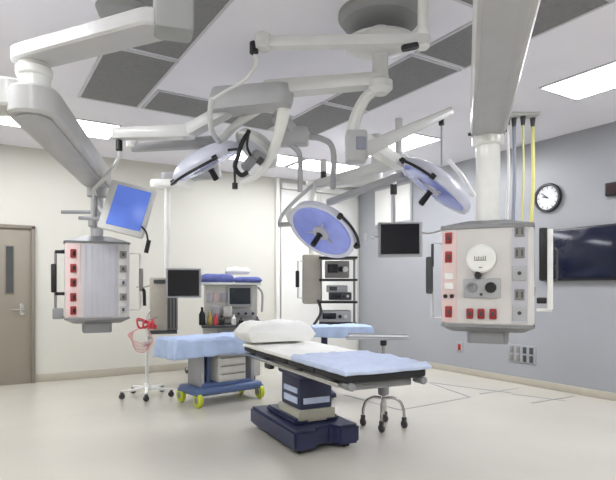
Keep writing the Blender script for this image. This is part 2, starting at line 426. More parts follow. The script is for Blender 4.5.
for x in (472.7, 483.7, 495):
    r = MB().box((fx(x), fy - .012, fz(313.5)), (.045, .02, .07), bev=.012).build('red_socket', 'red', P)
    MB().box((fx(x), fy - .024, fz(313.5)), (.018, .006, .03), bev=.002).build('socket_slot', 'dark', r)
for y in (275.5, 285.5): MB().box((fx(452), fy - .010, fz(y)), (.06, .014, .045), bev=.01).build('white_socket', 'white', P)
for (x, y) in ((448.5, 296), (455, 296)): MB().cyl((fx(x), fy, fz(y)), (fx(x), fy - .02, fz(y)), .014).build('gas_port', 'black', P)
for y, big in ((232, 0), (253, 0), (273, 1), (294, 0), (312, 1)):
    r = MB().box((fx(519.7), fy - .008, fz(y)), (.085 if big else .06, .014, .095 if big else .07), bev=.004).build('grey_socket', 'armgrey' if big else 'socket', P)
    if big: MB().cyl((fx(519.7), fy - .012, fz(y)), (fx(519.7), fy - .028, fz(y)), .012).build('port_pin', 'dark', r)
    else:
        for k in (-1, 1): MB().box((fx(519.7) + k * .015, fy - .017, fz(y)), (.008, .006, .04)).build('socket_slot', 'dark', r)
# round dial with short stem, regulator box
dl = MB().lathe([(0, .05), (.082, .05), (.094, .04), (.094, 0), (0, 0)], Matrix.Translation((fx(483.7), fy, fz(258))) @ Matrix.Rotation(PI / 2, 4, 'X'), 40).build('dial', 'white', P)
g = MB()
for i, (u, hh) in enumerate(((-.036, .03), (-.022, .022), (-.01, .026), (.004, .02), (.017, .024), (.03, .032))):
    g.box((fx(483.7) + u, fy - .0505, fz(258)), (.006, .003, hh)); 
g.box((fx(483.7), fy - .0505, fz(258) - .012), (.07, .003, .005)); g.box((fx(483.7), fy - .0505, fz(267)), (.02, .003, .008))
g.build('dial_marking', 'socket', dl)
MB().cyl((fx(481), fy, fz(275)), (fx(481), fy - .05, fz(275)), .02).box((fx(481), fy - .03, fz(271)), (.03, .03, .05), bev=.006).build('dial_stem', 'black', P)
rb = MB().box((fx(484.5), fy - .012, fz(287.5)), (.23, .024, .125), bev=.006).build('regulator_panel', 'armgrey', P)
MB().lathe([(.022, .02), (.034, .02), (.036, 0), (.022, 0), (.022, .02)], Matrix.Translation((fx(475), fy - .024, fz(287))) @ Matrix.Rotation(PI / 2, 4, 'X'), 28).build('ring_knob', 'greymet', rb)
MB().cyl((fx(493), fy - .024, fz(287)), (fx(493), fy - .05, fz(287)), .036, .032, bev=.004).build('black_knob', 'black', rb)
MB().cyl((fx(484), fy - .024, fz(294)), (fx(484), fy - .034, fz(294)), .01).build('screw_knob', 'dark', rb)
# side rails
MB().tube([(-.29, -.05, .55), (-.37, -.05, .55), (-.37, -.05, .03), (-.29, -.05, .03)], .009, smooth=False).build('rail', 'arm', P)
MB().box((-.385, -.06, .33), (.045, .06, .26), bev=.012).box((-.365, -.06, .47), (.016, .03, .16), bev=.004).build('grip', 'dark', P)
MB().box((.345, -.05, .46), (.05, .06, .34), bev=.01).box((.335, -.06, .16), (.06, .05, .04), bev=.008).build('grip', 'black', P)
MB().box((.385, -.07, .36), (.035, .04, .52), bev=.008).box((.35, -.06, .1), (.09, .02, .02)).build('rail', 'white', P)
MB().tube([(.41, -.07, .50), (.425, -.07, .48), (.425, -.07, .3), (.41, -.07, .28)], .007, smooth=False).build('latch', 'dark', P)
# shaft, arm, ceiling post
zb_ = 2.33
q = Vector((loc.x, loc.y, 0))
MB().cyl(q + UP * (loc.z + H + .05), q + UP * 2.36, .080, seg=36).cyl(q + UP * 2.26, q + UP * 2.34, .105, bev=.01).build('shaft', 'white', P, world=True)
q2 = C(.51, 1.2, 0)
MB().beam(q + UP * (zb_ + .085), q2 + UP * (zb_ + .085), .235, .17, bev=.02).build('arm', 'pendarm', P, world=True)
MB().beam(q + UP * (zb_ - .004), q2 + UP * (zb_ - .004), .17, .012, bev=.004).build('arm_underplate', 'armgrey', P, world=True)
MB().box((0, 0, 2.34 - loc.z), (.25, .015, .02), bev=.003).build('arm_seam', 'dark', P).location = (0, -.06, 0)
MB().cyl(q2 + UP * 2.45, q2 + UP * CEIL, .11, seg=32).build('ceiling_post', 'arm', P, world=True)

# ---- left pendant
d = 4.95; px = 97
q = C((px - 308) / F * d, d, 0); loc = q.copy(); loc.z = HC - 31 / F * 4.8
P = thing('supply_pendant', 'left supply pendant with a pink strip of red sockets, near the taupe door', 'medical pendant', loc, face(px, 4))
H = .68; w = .55; dp = .32; fy = -dp / 2; sc = 4.8 / F
def fx(x): return (x - 98) * sc
def fz(y): return (318 - y) * sc
MB().prism(OCT(w, dp, .04), 0, H, bev=.006).build('housing', 'pend', P)
MB().prism(OCT(w + .02, dp + .02, .04), H, H + .015, bev=.003).prism(OCT(w + .02, dp + .02, .04), H + .015, H + .07, sc_top=.4).build('top_cap', 'greymet', P)
MB().prism(OCT(w + .01, dp + .01, .04), -.015, 0).prism(OCT(w, dp, .04), -.05, -.015, sc_bot=.75).build('bottom_cap', 'greymet', P)
MB().prism(OCT(.25, .2, .02), -.14, -.05, bev=.006).build('lower_grip', 'greymet', P)
MB().box((fx(75), fy - .002, H / 2), (.12, .008, H - .02), bev=.002).build('socket_strip', 'pink', P)
cp = MB().box((fx(100), fy - .002, H / 2), (.30, .008, H - .02), bev=.002)
for k in range(6): cp.box((fx(100) - .125 + k * .05, fy - .007, H / 2), (.006, .006, H - .04))
cp.build('front_panel', 'pendpanel', P)
for y in (254, 268.5, 282.5, 297, 310):
    r = MB().box((fx(75), fy - .012, fz(y)), (.05, .016, .075), bev=.006).build('red_socket', 'red', P)
    MB().box((fx(75) + .006, fy - .022, fz(y)), (.022, .006, .04), bev=.002).build('socket_slot', 'black', r)
    r = MB().box((fx(121.5), fy - .010, fz(y)), (.06, .014, .065), bev=.004).build('grey_socket', 'armgrey' if y in (282.5, 310) else 'socket', P)
    MB().box((fx(121.5), fy - .019, fz(y)), (.02, .006, .03), bev=.002).build('socket_slot', 'dark', r)
MB().tube([(-.26, 0, .62), (-.35, 0, .6), (-.35, 0, .02), (-.26, 0, 0)], .012, smooth=False).box((-.33, 0, .04), (.09, .05, .1), bev=.01).build('rail', 'greymet', P)
MB().box((-.365, -.02, .36), (.045, .07, .26), bev=.012).box((-.31, -.01, .6), (.09, .04, .03), bev=.006).box((-.31, -.01, .22), (.09, .04, .03), bev=.006).build('grip', 'black', P)
MB().tube([(.26, 0, .6), (.385, 0, .6), (.385, 0, .06), (.26, 0, .06)], .012, smooth=False).build('rail', 'white', P)
MB().box((.395, -.01, .35), (.035, .06, .22), bev=.01).build('grip', 'socket', P)
MB().tube([(.40, -.03, .26), (.42, -.03, .24), (.425, -.03, .10)], .016).build('hand_control', 'black', P)
# shaft and two-part arm
MB().cyl(q + UP * (loc.z + H + .05), q + UP * 2.26, .055).cyl(q + UP * 1.86, q + UP * 1.95, .08, bev=.01).cyl(q + UP * 2.14, q + UP * 2.26, .09, bev=.01).build('shaft', 'armgrey', P, world=True)
MB().beam(q + UP * 2.0 + RT * -.05, q + UP * 2.0 + RT * -.32, .03, .03).build('side_lever', 'greymet', P, world=True)
e = C(-1.57, 3.04, 0)
MB().beam(q + UP * 2.32, e + UP * 2.345, .25, .16, .28, .16, bev=.015).build('lower_arm', 'pendarm', P, world=True)
MB().beam(q + UP * 2.233, e + UP * 2.258, .18, .02, .20, .02, bev=.006).build('arm_underplate', 'armgrey', P, world=True)
MB().beam(e + UP * 2.39 - RT * .14, e + UP * 2.39 - RT * .7, .22, .16, bev=.015).build('arm_tail', 'arm', P, world=True)
MB().cyl(e + UP * 2.41, e + UP * 2.59, .085, seg=32).cyl(e + UP * 2.50, e + UP * 2.56, .097, seg=32, bev=.01).build('arm_joint', 'white', P, world=True)
mt = C(-.66, 2.60, 0)
MB().beam(e + UP * 2.62 - RT * .03, mt + UP * 2.59 - RT * .10, .19, .085, bev=.012).build('upper_arm', 'pendarm', P, world=True)
MB().box(mt + UP * 2.86, (.19, .17, .66), rot=Matrix.Rotation(-TH + .3, 3, 'Z'), bev=.03).build('ceiling_post', 'hood', P, world=True)

# ---- service column pendant behind (post at px 165)
d = 6.75; px = 160
q = C((165 - 308) / F * d, d, 0)
loc = C((161 - 308) / F * d, d, HC - 44 / F * d)
P = thing('service_column', 'beige service column hanging from a slim white post, behind the red tubing', 'medical pendant', loc, face(px, 0))
hh = .68
MB().box((-.03, .1, hh / 2), (.22, .22, hh), bev=.02).build('housing', 'beige', P)
MB().box((.14, .12, hh / 2 - .02), (.14, .18, hh - .04), bev=.01).build('hose_cabinet', 'socket', P)
for k in range(3): MB().box((.10 + k * .04, .025, hh / 2 - .02), (.012, .012, hh - .1)).build('hose_channel', 'dark', P)
MB().box((.02, 0, hh - .05), (.22, .05, .05), bev=.01).build('bracket', 'dark', P)
MB().tube([(-.14, .05, hh - .1), (-.2, .02, hh - .12), (-.3, .02, hh - .12)], .008).build('side_arm', 'chrome', P)
MB().box((.02, .08, -.02), (.36, .3, .03), bev=.008).build('shelf', 'dark', P)
MB().cyl(q + UP * (loc.z + hh - .02) + FW * .1, q + UP * 2.60 + FW * .1, .038).build('post', 'white', P, world=True)
MB().beam(q + UP * 2.63 + FW * .1 - RT * .12, q + UP * 2.63 + FW * .1 + RT * .25, .2, .1, bev=.02).build('post_head', 'white', P, world=True)
top = C((215 - 308) / F * 6.9, 6.9, 0)
MB().beam(q + UP * 2.72 + FW * .1, top + UP * 2.76, .16, .1, bev=.02).cyl(top + UP * 2.72, top + UP * CEIL, .07).build('ceiling_arm', 'armgrey', P, world=True)
t = thing('monitor', 'black monitor beside the slim white post, above the blue-draped cart', 'monitor', W(183.5, 283, 6.45), face(184, 0))
MB().box((0, .025, 0), (.42, .05, .36), bev=.008).build('bezel', 'armgrey', t)
MB().box((0, -.003, 0), (.37, .008, .315)).build('screen', 'screenoff', t)
MB().beam((0, .05, 0), (-.18, .3, 0), .05, .05).build('mount_arm', 'greymet', t)

# ---- equipment tower pendant (px 300-358)
d = 7.0; px = 330
P = thing('equipment_tower', 'hanging equipment tower with black shelves of devices under the centre lamp', 'medical pendant', C((328 - 308) / F * d, d, HC - 40 / F * d), face(328, 0))
sc = d / F
def tx(x): return (x - 328) * sc
def tz(y): return (327 - y) * sc
MB().box((tx(312), .12, tz(279)), (.26, .26, .66), bev=.03).build('column', 'beige', P)
MB().tube([(tx(303), 0, tz(261)), (tx(298), 0, tz(261)), (tx(298), 0, tz(298)), (tx(303), 0, tz(298))], .012, smooth=False).build('rail', 'arm', P)
MB().box((tx(297.5), -.02, tz(279)), (.05, .06, .22), bev=.012).build('grip', 'black', P)
for y in (258, 280, 302, 324): MB().box((tx(338), .06, tz(y)), (.50, .40, .028), bev=.006).build('shelf', 'black', P)
MB().tube([(tx(318), -.05, tz(300)), (tx(321), -.1, tz(312)), (tx(313), -.08, tz(326))], .018).build('cable', 'dark', P)
for x in (320, 355): MB().box((tx(x), .24, tz(291)), (.03, .03, .90)).build('upright', 'greymet', P)
MB().cyl((tx(312), .12, tz(254)), (tx(312), .12, 2.65 - HC + 40 / F * d), .05).build('shaft', 'white', P)
tp = C(.85, 6.6, 0); bs = C(tx(312) + 20 * sc, d + .12, 0)
MB().beam(bs + UP * 2.66, tp + UP * 2.66, .16, .12).cyl(tp + UP * 2.66, tp + UP * CEIL, .07).build('ceiling_arm', 'arm', P, world=True)
def device(x, y, w, h, m, lab, screen=None):
    t = thing('medical_device', lab, 'medical device', P.location + Matrix.Rotation(face(328, 0), 3, 'Z') @ Vector((tx(x), 0.02, tz(y) + .015)), face(328, 0), 'devices on the equipment tower')
    MB().box((0, .05, h / 2), (w, .3, h), bev=.012).build('casing', m, t)
    MB().box((-w * .18, -.105, h * .55), (w * .42, .012, h * .5), bev=.003).build('display', 'screenoff', t)
    for k in range(2): MB().cyl((w * (.15 + .18 * k), -.1, h * .5), (w * (.15 + .18 * k), -.125, h * .5), h * .16).build('knob', 'arm' if k else 'black', t)
device(337, 279, .32, .22, 'socket', 'grey boxy device on the highest shelf of devices')
device(340, 301, .30, .10, 'dark', 'dark flat device on the second shelf from the top')
device(335, 323, .42, .15, 'armgrey', 'pale device on the lowest black shelf')
t = thing('medical_device', 'light grey device stacked on the dark flat one', 'medical device', P.location + Matrix.Rotation(face(328, 0), 3, 'Z') @ Vector((tx(337), .02, tz(301) + .118)), face(328, 0), 'devices on the equipment tower')
MB().box((0, .05, .045), (.28, .26, .09), bev=.012).build('casing', 'armgrey', t)
MB().box((-.05, -.085, .045), (.1, .01, .05), bev=.003).build('display', 'dark', t)

# ================================================================== LAMP BOOM
hub = C(.50, 3.67, 0)
B = thing('lamp_boom', 'white central ceiling boom with round hub carrying the operating lamp arms', 'ceiling boom', hub + UP * CEIL)
MB().lathe([(0, -.10), (.16, -.10), (.26, -.07), (.29, -.03), (.29, 0), (0, 0)], Matrix.Translation(hub + UP * CEIL), 40).build('ceiling_canopy', 'hood', B, world=True)  # white cap, its shadow put into the grey colour
MB().cyl(hub + UP * 2.95, hub + UP * 3.12, .06).build('spindle', 'arm', B, world=True)
MB().lathe([(0, 2.90), (.06, 2.905), (.17, 2.94), (.245, 2.975), (.245, 2.99), (.12, 3.01), (0, 3.01)], Matrix.Translation(hub), 44).build('hub_disc', 'arm', B, world=True)
MB().lathe([(0, 2.63), (.05, 2.635), (.085, 2.67), (.085, 2.72), (.055, 2.74), (.055, 2.93), (0, 2.93)], Matrix.Translation(hub), 32).build('hub_shaft', 'arm', B, world=True)
# arm to the left elbow
el = W(272, 92, 3.95); el2 = W(228, 106, 4.2)
MB().beam(hub + UP * 2.73, el + UP * .02, .12, .085, .15, .10, bev=.02).build('upper_arm', 'arm', B, world=True)
MB().beam(W(280, 96, 3.9), W(226, 102, 4.15), .20, .15, .26, .17, bev=.05).build('arm_elbow', 'armgrey', B, world=True)
# downtube and joint block
jb = W(356, 150, 3.75)
MB().tube([hub + UP * 2.66 + RT * -.04, W(364, 100, 3.7), W(354, 124, 3.75), W(353, 150, 3.75)], .035, r2=.05).build('down_tube', 'arm', B, world=True)
MB().box(jb + UP * .02, (.15, .14, .22), rot=Matrix.Rotation(-TH, 3, 'Z'), bev=.02).build('joint_block', 'armgrey', B, world=True)
MB().box(jb + UP * .03 - FW * .072 + RT * .03, (.07, .02, .09), rot=Matrix.Rotation(-TH, 3, 'Z'), bev=.01).build('joint_cover', 'ghose', B, world=True)
# arm toward the right lamp
MB().beam(W(360, 152, 3.8), W(448, 112, 4.35), .13, .10, .09, .06, bev=.02).build('right_arm', 'arm', B, world=True)
# beams toward the centre lamp
MB().beam(W(366, 142, 3.85), W(398, 163, 4.3), .10, .09, bev=.02).build('cross_arm', 'white', B, world=True)
MB().beam(W(402, 161, 4.35), W(318, 184, 4.75), .10, .08, .08, .06, bev=.02).build('centre_arm', 'arm', B, world=True)
MB().beam(W(400, 176, 4.5), W(330, 202, 4.9), .07, .05, bev=.015).build('centre_arm', 'armgrey', B, world=True)
# lower left block with hanging hooks
MB().box(W(293, 137, 4.3), (.26, .16, .14), rot=Matrix.Rotation(-TH - .1, 3, 'Z'), bev=.03).beam(W(280, 118, 4.2), W(292, 134, 4.3), .12, .09).build('hook_block', 'armgrey', B, world=True)
MB().tube([W(285, 142, 4.3), W(295, 148, 4.3), W(300, 158, 4.3), W(300, 192, 4.35)], .022).build('hanging_tube', 'armgrey', B, world=True)
MB().tube([W(306, 137, 4.3), W(322, 139, 4.3), W(333, 150, 4.3), W(333, 188, 4.6)], .024).build('hanging_tube', 'armgrey', B, world=True)

# second small boom: tube + horizontal arm + bent rod
pt = C((423 - 308) / F * 3.3, 3.3, 0); hA = HC + 246 / F * 3.3
B2 = thing('ceiling_boom', 'slim horizontal ceiling boom with ball end and black connector, hung from a white tube', 'ceiling boom', pt + UP * CEIL)
MB().cyl(pt + UP * (hA - .03), pt + UP * CEIL, .033).cyl(pt + UP * (hA - .05), pt + UP * (hA + .07), .04, bev=.01).build('ceiling_tube', 'white', B2, world=True)
endp = C((263 - 308) / F * 3.35, 3.35, hA + .01)
MB().beam(pt + UP * hA, endp, .09, .06, .07, .065, bev=.02).build('arm', 'arm', B2, world=True)
MB().lathe([(0, -.045), (.05, -.04), (.055, 0), (.05, .05), (.02, .07), (0, .072)], Matrix.Translation(endp), 24).build('ball_end', 'arm', B2, world=True)
MB().beam(W(405, 48, 3.25), W(415, 46, 3.25), .05, .03).build('end_stop', 'black', B2, world=True)
MB().cyl(W(254, 42, 3.35), W(254, 54, 3.35), .028, bev=.006).box(W(259, 39.5, 3.35), (.05, .03, .025), bev=.006).build('connector', 'black', B2, world=True)
MB().tube([W(255.5, 54, 3.35), W(255, 66, 3.4), W(245, 80, 3.5), W(226, 91, 3.7), W(213, 99, 3.85)], .013).tube([W(213, 98, 3.85), W(210.5, 106, 3.87), W(210.5, 126, 4.0), W(216, 138, 4.2), W(224, 146, 4.35)], .02).build('bent_rod', 'arm', B2, world=True)

# arm carrying the blue monitor
B3 = thing('ceiling_boom', 'pale beam arm with black connector reaching over the blue monitor', 'ceiling arm', W(222, 112, 4.2))
MB().beam(W(118, 134, 4.4), W(188, 132, 4.3), .10, .085, .13, .10, bev=.02).beam(W(188, 132, 4.3), W(224, 112, 4.2), .12, .09, bev=.02).build('beam', 'arm', B3, world=True)
MB().beam(W(135, 148, 4.7), W(212, 142, 4.5), .07, .06, .12, .08, bev=.02).build('lower_beam', 'armgrey', B3, world=True)
MB().cyl(W(132, 148, 4.7), W(132, 141, 4.7), .05, bev=.01).build('beam_end', 'white', B3, world=True)
MB().cyl(W(119, 140, 4.4), W(119, 151, 4.4), .028, bev=.006).build('connector', 'black', B3, world=True)
# blue monitor
t = thing('monitor', 'tilted pale-framed monitor with glowing blue screen above the left pendant', 'monitor', W(126.5, 208, 4.4), 0)
Rm = (Matrix.Rotation(face(129, -14), 4, 'Z') @ Matrix.Rotation(math.radians(-9), 4, 'X') @ Matrix.Rotation(math.radians(14), 4, 'Y')).to_3x3()
def rb_(mb, c, s, bev): return mb.box(Rm @ Vector(c), s, rot=Rm, bev=bev)
rb_(MB(), (0, .03, 0), (.385, .055, .43), .018).build('bezel', 'arm', t)
rb_(MB(), (.018, -.001, .005), (.285, .01, .345), .003).build('screen', 'screenblue', t)
rb_(MB(), (0, .08, 0), (.25, .06, .28), .02).build('rear_case', 'armgrey', t)
MB().tube([W(119, 151, 4.4), W(119, 158, 4.42), W(110, 172, 4.5), W(93, 190, 4.6)], .016).tube([W(93, 190, 4.6), W(97, 202, 4.62), W(103, 212, 4.6), W(115, 212, 4.5)], .02).build('hanger_rod', 'arm', t, world=True)
MB().tube([W(96, 196, 4.6), W(95, 214, 4.6), W(94, 228, 4.62)], .018).beam(W(80, 218, 4.6), W(100, 219, 4.6), .03, .03).build('pivot_bracket', 'greymet', t, world=True)
MB().tube([W(141, 226, 4.4), W(146, 232, 4.35), W(148, 240, 4.35)], .008).tube([W(149, 240, 4.35), W(146, 253, 4.35)], .018).build('hand_control', 'black', t, world=True)

# ---- lamp heads
def lamp_head(center, nrm, label, r=.35, handle_dir=None, span=(-.42, .42), grip=.13, roll_tilt=0, yoke=None, tilt_handle=0):
    t = thing('operating_lamp', label, 'operating lamp', center)
    z = nrm.normalized(); hd = handle_dir - z * handle_dir.dot(z); x = hd.normalized(); y = z.cross(x)
    m = Matrix((x, y, z)).transposed().to_4x4()
    MB().lathe([(0, -.13 * r / .35), (.10, -.128), (.20, -.11), (r * .83, -.075), (r * .98, -.035), (r, -.005), (r * .99, .018), (r * .95, .022), (r * .88, .012), (0, .010)], m, 56).build('housing', 'lampshell', t, ang=50)
    ln = MB().lathe([(0, .02), (r * .45, .022), (r * .84, .020), (r * .88, .010), (0, .008)], m, 56).build('lens', 'lens', t)
    # three lamp modules around the hub, part of the lens
    for k in range(3):
        a = k * 2 * PI / 3 + .9
        MB().beam(m.to_3x3() @ Vector((math.cos(a) * .07, math.sin(a) * .07, .026)), m.to_3x3() @ Vector((math.cos(a) * .13, math.sin(a) * .13, .026)), .02, .012, bev=.003).build('lens_rib', 'lensgrey', ln)
    MB().lathe([(0, .05), (.045, .05), (.075, .035), (.08, .015), (0, .015)], m, 32).build('hub', 'lensgrey', t)
    gl = MB().lathe([(0, .05 + grip), (.018, .05 + grip), (.027, .04 + grip), (.024, .06), (.032, .05), (.032, .045), (0, .045)], m, 20).build('sterile_handle', 'black', t)
    rr = r * 1.0
    pts = []
    a0, a1 = span
    mm = m.to_3x3()
    pts.append(mm @ Vector((math.cos(a0) * r * .93, math.sin(a0) * r * .93, .0 + tilt_handle)))
    for i in range(9):
        a = a0 + (a1 - a0) * i / 8
        pts.append(mm @ Vector((math.cos(a) * (rr + .035), math.sin(a) * (rr + .035), .02 + tilt_handle)))
    pts.append(mm @ Vector((math.cos(a1) * r * .93, math.sin(a1) * r * .93, .0 + tilt_handle)))
    MB().tube(pts, .012, sub=3).build('rim_handle', 'black', t)
    for a in (a0, a1): MB().lathe([(0, -.02), (.022, -.02), (.022, .02), (0, .02)], Matrix.Translation(mm @ Vector((math.cos(a) * (rr + .012), math.sin(a) * (rr + .012), .01 + tilt_handle))) @ m, 14).build('handle_mount', 'black', t)
    if yoke:
        for (pts, rad, mname, nm) in yoke: MB().tube(pts, rad, seg=12).build(nm, mname, t, world=True)
    return t
# centre lamp
lamp_head(W(322, 231, 4.65), cdir(-.46, -.74, .48), 'centre operating lamp with wide blue face, above the equipment tower', r=.325, handle_dir=cdir(.85, .35, .3), span=(-.55, .5),
          yoke=[([W(323, 178, 4.75), W(312, 186, 4.78), W(296, 200, 4.8), W(283, 214, 4.8), W(279, 223, 4.8)], .018, 'arm', 'yoke_rod'),
                ([W(278, 225, 4.8), W(292, 224, 4.78)], .022, 'armgrey', 'yoke_foot'),
                ([W(290, 222, 4.78), W(288, 213, 4.8), W(300, 207, 4.8), W(312, 208, 4.78)], .018, 'white', 'yoke_rod'),
                ([W(323.5, 160, 4.75), W(323.5, 172, 4.75)], .03, 'arm', 'yoke_joint'),
                ([W(323.5, 172, 4.75), W(323.5, 181, 4.75)], .026, 'black', 'connector')])
# right lamp
lamp_head(W(434, 187, 4.35), cdir(-.61, -.79, -.10), 'right operating lamp seen almost edge-on, hanging over the black monitor', r=.345, handle_dir=cdir(-.35, .8, .9), span=(-.5, .5),
          yoke=[([W(441.5, 119, 4.4), W(441.5, 165, 4.45)], .008, 'armgrey', 'hanger_rod'), ([W(441.5, 115, 4.38), W(441.5, 125, 4.38)], .024, 'black', 'connector'),
                ([W(448, 160, 4.5), W(462, 176, 4.5), W(474, 196, 4.5)], .02, 'white', 'yoke_rod')])
# left lamp
lamp_head(W(208, 164, 4.45), cdir(.46, -.88, -.20), 'left operating lamp, edge-on with a long black rim handle', r=.32, handle_dir=cdir(-.45, -.25, 1.0), span=(-.75, .75), grip=.10,
          yoke=[([W(283, 106, 4.2), W(266, 106, 4.2), W(240, 122, 4.3), W(222, 140, 4.45)], .035, 'white', 'yoke_rod')])
# fourth lamp assembly: white curved yoke with camera module
t = thing('operating_lamp', 'folded white lamp yoke with black handles and camera, between left and centre lamps', 'operating lamp', W(283, 98, 4.1))
MB().tube([W(284, 96, 3.93), W(283, 115, 4.0), W(277, 140, 4.1), W(270, 158, 4.2), W(257, 175, 4.25), W(241, 183, 4.3)], .055, r2=.022, seg=16).build('yoke', 'white', t, world=True)
cz = cdir(-.55, -.75, .25)
mm = Matrix.Translation(W(256, 150, 4.4)) @ cz.to_track_quat('Z', 'Y').to_matrix().to_4x4()
MB().lathe([(0, -.10), (.12, -.09), (.19, -.05), (.21, 0), (.19, .02), (0, .015)], mm, 40).build('housing', 'arm', t, world=True)
MB().lathe([(0, .03), (.1, .03), (.15, .018), (0, .012)], mm, 32).build('lens', 'lensgrey', t, world=True)
MB().box(W(258, 157, 4.15), (.10, .08, .08), rot=Matrix.Rotation(.4, 3, 'Y'), bev=.015).cyl(W(252, 160, 4.1), W(245, 168, 4.05), .04, bev=.006).build('camera', 'greymet', t, world=True)
MB().tube([W(249, 131, 4.1), W(242, 143, 4.05), W(238, 156, 4.05), W(235, 167, 4.05), W(241, 175, 4.05), W(248, 172, 4.05)], .018).tube([W(249, 132, 4.12), W(247, 146, 4.12), W(251, 156, 4.12)], .010).build('handle', 'black', t, world=True)
MB().tube([W(228, 150, 4.1), W(238, 149, 4.08)], .01).build('handle_link', 'black', t, world=True)
MB().tube([W(234.5, 169, 4.05), W(235, 184, 4.05)], .009).tube([W(235, 183, 4.05), W(235, 189, 4.05)], .022).build('sterile_handle', 'black', t, world=True)
MB().tube([W(262, 158, 4.1), W(258, 164, 4.1)], .022).build('camera_knob', 'dark', t, world=True)

# ---- monitor right of centre
t = thing('monitor', 'black monitor in silver frame hung on a thin rod, left of the right pendant', 'monitor', W(400, 239.5, 5.4), face(400, 0))
MB().box((0, .02, 0), (.445, .04, .36), bev=.008).build('bezel', 'armgrey', t)
MB().box((0, -.004, .005), (.385, .008, .305)).build('screen', 'screenoff', t)
MB().box((0, .06, 0), (.2, .05, .2), bev=.015).tube([(-.06, .06, .1), (-.06, .06, .3), (-.065, .06, .48)], .014).build('hanger_rod', 'armgrey', t)
MB().cyl((-.065, .06, .47), (-.065, .06, .58), .035, bev=.006).build('connector', 'black', t)
MB().tube([(-.065, .06, .56), (-.06, .02, .66), W(398, 168, 4.6) - Vector((0, 0, 0))][:2], .03).build('joint', 'white', t)
MB().tube([(.2, .04, .07), (.3, .02, .06), (.43, 0, .09)], .010).build('side_bar', 'chrome', t)
MB().tube([(-.2, .02, .03), (-.26, .0, .03), (-.28, 0, .01)], .012).build('side_bar', 'chrome', t)
mb0 = W(394, 176, 5.4)
t = thing('ceiling_boom', 'grey ceiling arm from which the thin rod of the black monitor hangs', 'ceiling arm', C(.86, 5.9, CEIL))
qa = W(394, 177, 5.45)
MB().beam(qa, C(1.02, 5.95, qa.z + .12), .09, .07, bev=.02).cyl(C(1.02, 5.95, qa.z + .08), C(1.02, 5.95, CEIL), .04).build('arm', 'arm', t, world=True)

# ================================================================== OPERATING TABLE
tb = C(-.06, 4.62, 0)
TR = math.radians(-5.5)
T = thing('operating_table', 'navy operating table with black cushion rails, pale banded column and navy base', 'operating table', tb, TR)
bw = .58
poly = [(-bw / 2, -.50), (-.10, -.50), (-.06, -.42), (.06, -.42), (.10, -.50), (bw / 2, -.50), (bw / 2, .5), (-bw / 2, .5)]
MB().prism(poly, .035, .19, bev=.02).build('base', 'navy', T)
MB().prism([(x * .7, y * .62) for x, y in poly], .185, .235, bev=.015).build('base_cover', 'navy', T)
for sx in (-1, 1):
    for y in (-.42, .42): MB().cyl((sx * .2 - .02, y, .035), (sx * .2 + .02, y, .035), .035).build('foot_wheel', 'black', T)
cy = -.10
MB().box((0, cy, .25), (.34, .42, .10), bev=.012).build('column_skirt', 'band', T)
MB().box((0, cy, .43), (.30, .38, .27), bev=.02).build('column', 'navy', T)
cpn = MB().box((-.155, cy - .02, .37), (.012, .26, .055), bev=.003).box((-.155, cy - .02, .45), (.012, .26, .045), bev=.003).build('column_panel', 'paleblue', T)
MB().box((0, cy - .195, .37), (.24, .012, .05), bev=.003).build('column_panel', 'paleblue', T)
MB().box((0, cy - .02, .595), (.36, .46, .07), bev=.025).build('saddle', 'navy', T)
MB().box((.2, cy + .1, .30), (.05, .04, .12), bev=.01).build('pedal_box', 'dark', T)
ty0, ty1, tw = -1.31, .60, .63
MB().box((0, (ty0 + ty1) / 2 + .02, .655), (tw - .14, ty1 - ty0 - .1, .05), bev=.012).build('top_frame', 'greymet', T)
for sx in (-1, 1):
    MB().box((sx * (tw / 2 + .012), (ty0 + ty1) / 2, .672), (.012, ty1 - ty0 - .16, .03), bev=.004).build('side_rail', 'chrome', T)
    for y in (ty0 + .2, ty0 + .75, ty1 - .5, ty1 - .15): MB().box((sx * (tw / 2 - .02), y, .672), (.07, .04, .03), bev=.004).build('rail_bracket', 'dark', T)
MB().box((-.20, cy + .34, .62), (.06, .12, .1), bev=.015).build('tilt_joint', 'dark', T)
segs = [(ty1 - .30, ty1 + .0), (ty0 + .92, ty1 - .31), (ty0 + .45, ty0 + .91), (ty0, ty0 + .44)]
for a, b in segs: MB().box((0, (a + b) / 2, .723), (tw, b - a, .065), bev=.02).build('cushion', 'cushion', T)
for sx in (-1, 1): MB().cyl((sx * .28, ty0 - .02, .672), (sx * .28, ty0 + .08, .672), .026, bev=.005).build('end_clamp', 'greymet', T)
def on_table(mb, name, m, label, cat):
    o = mb.build(name, m); o.location = tb; o.rotation_euler = (0, 0, TR); return tag(o, label, cat)
on_table(MB().cloth(-tw / 2, tw / 2, ty0 + .76, ty1 - .01, .772, (.03, .03, 0, .03), flare=.0, wr=.006, seed=2), 'white_sheet', 'sheet', 'smooth white sheet over the head half of the operating table', 'sheet')
on_table(MB().cloth(-tw / 2 - .01, tw / 2 + .01, ty0 - .01, ty0 + .79, .782, (.035, .035, .035, 0), flare=.004, wr=.016, seed=7, thick=.008), 'blue_sheet', 'paleblue', 'crumpled pale blue sheet over the foot end of the operating table', 'sheet')
on_table(MB().pillow((-.06, ty1 - .14, .87), .66, .42, .23, 0, seed=3, p=3, wr=.03), 'white_blanket', 'sheet', 'puffy white folded blanket on the head end of the operating table', 'blanket')

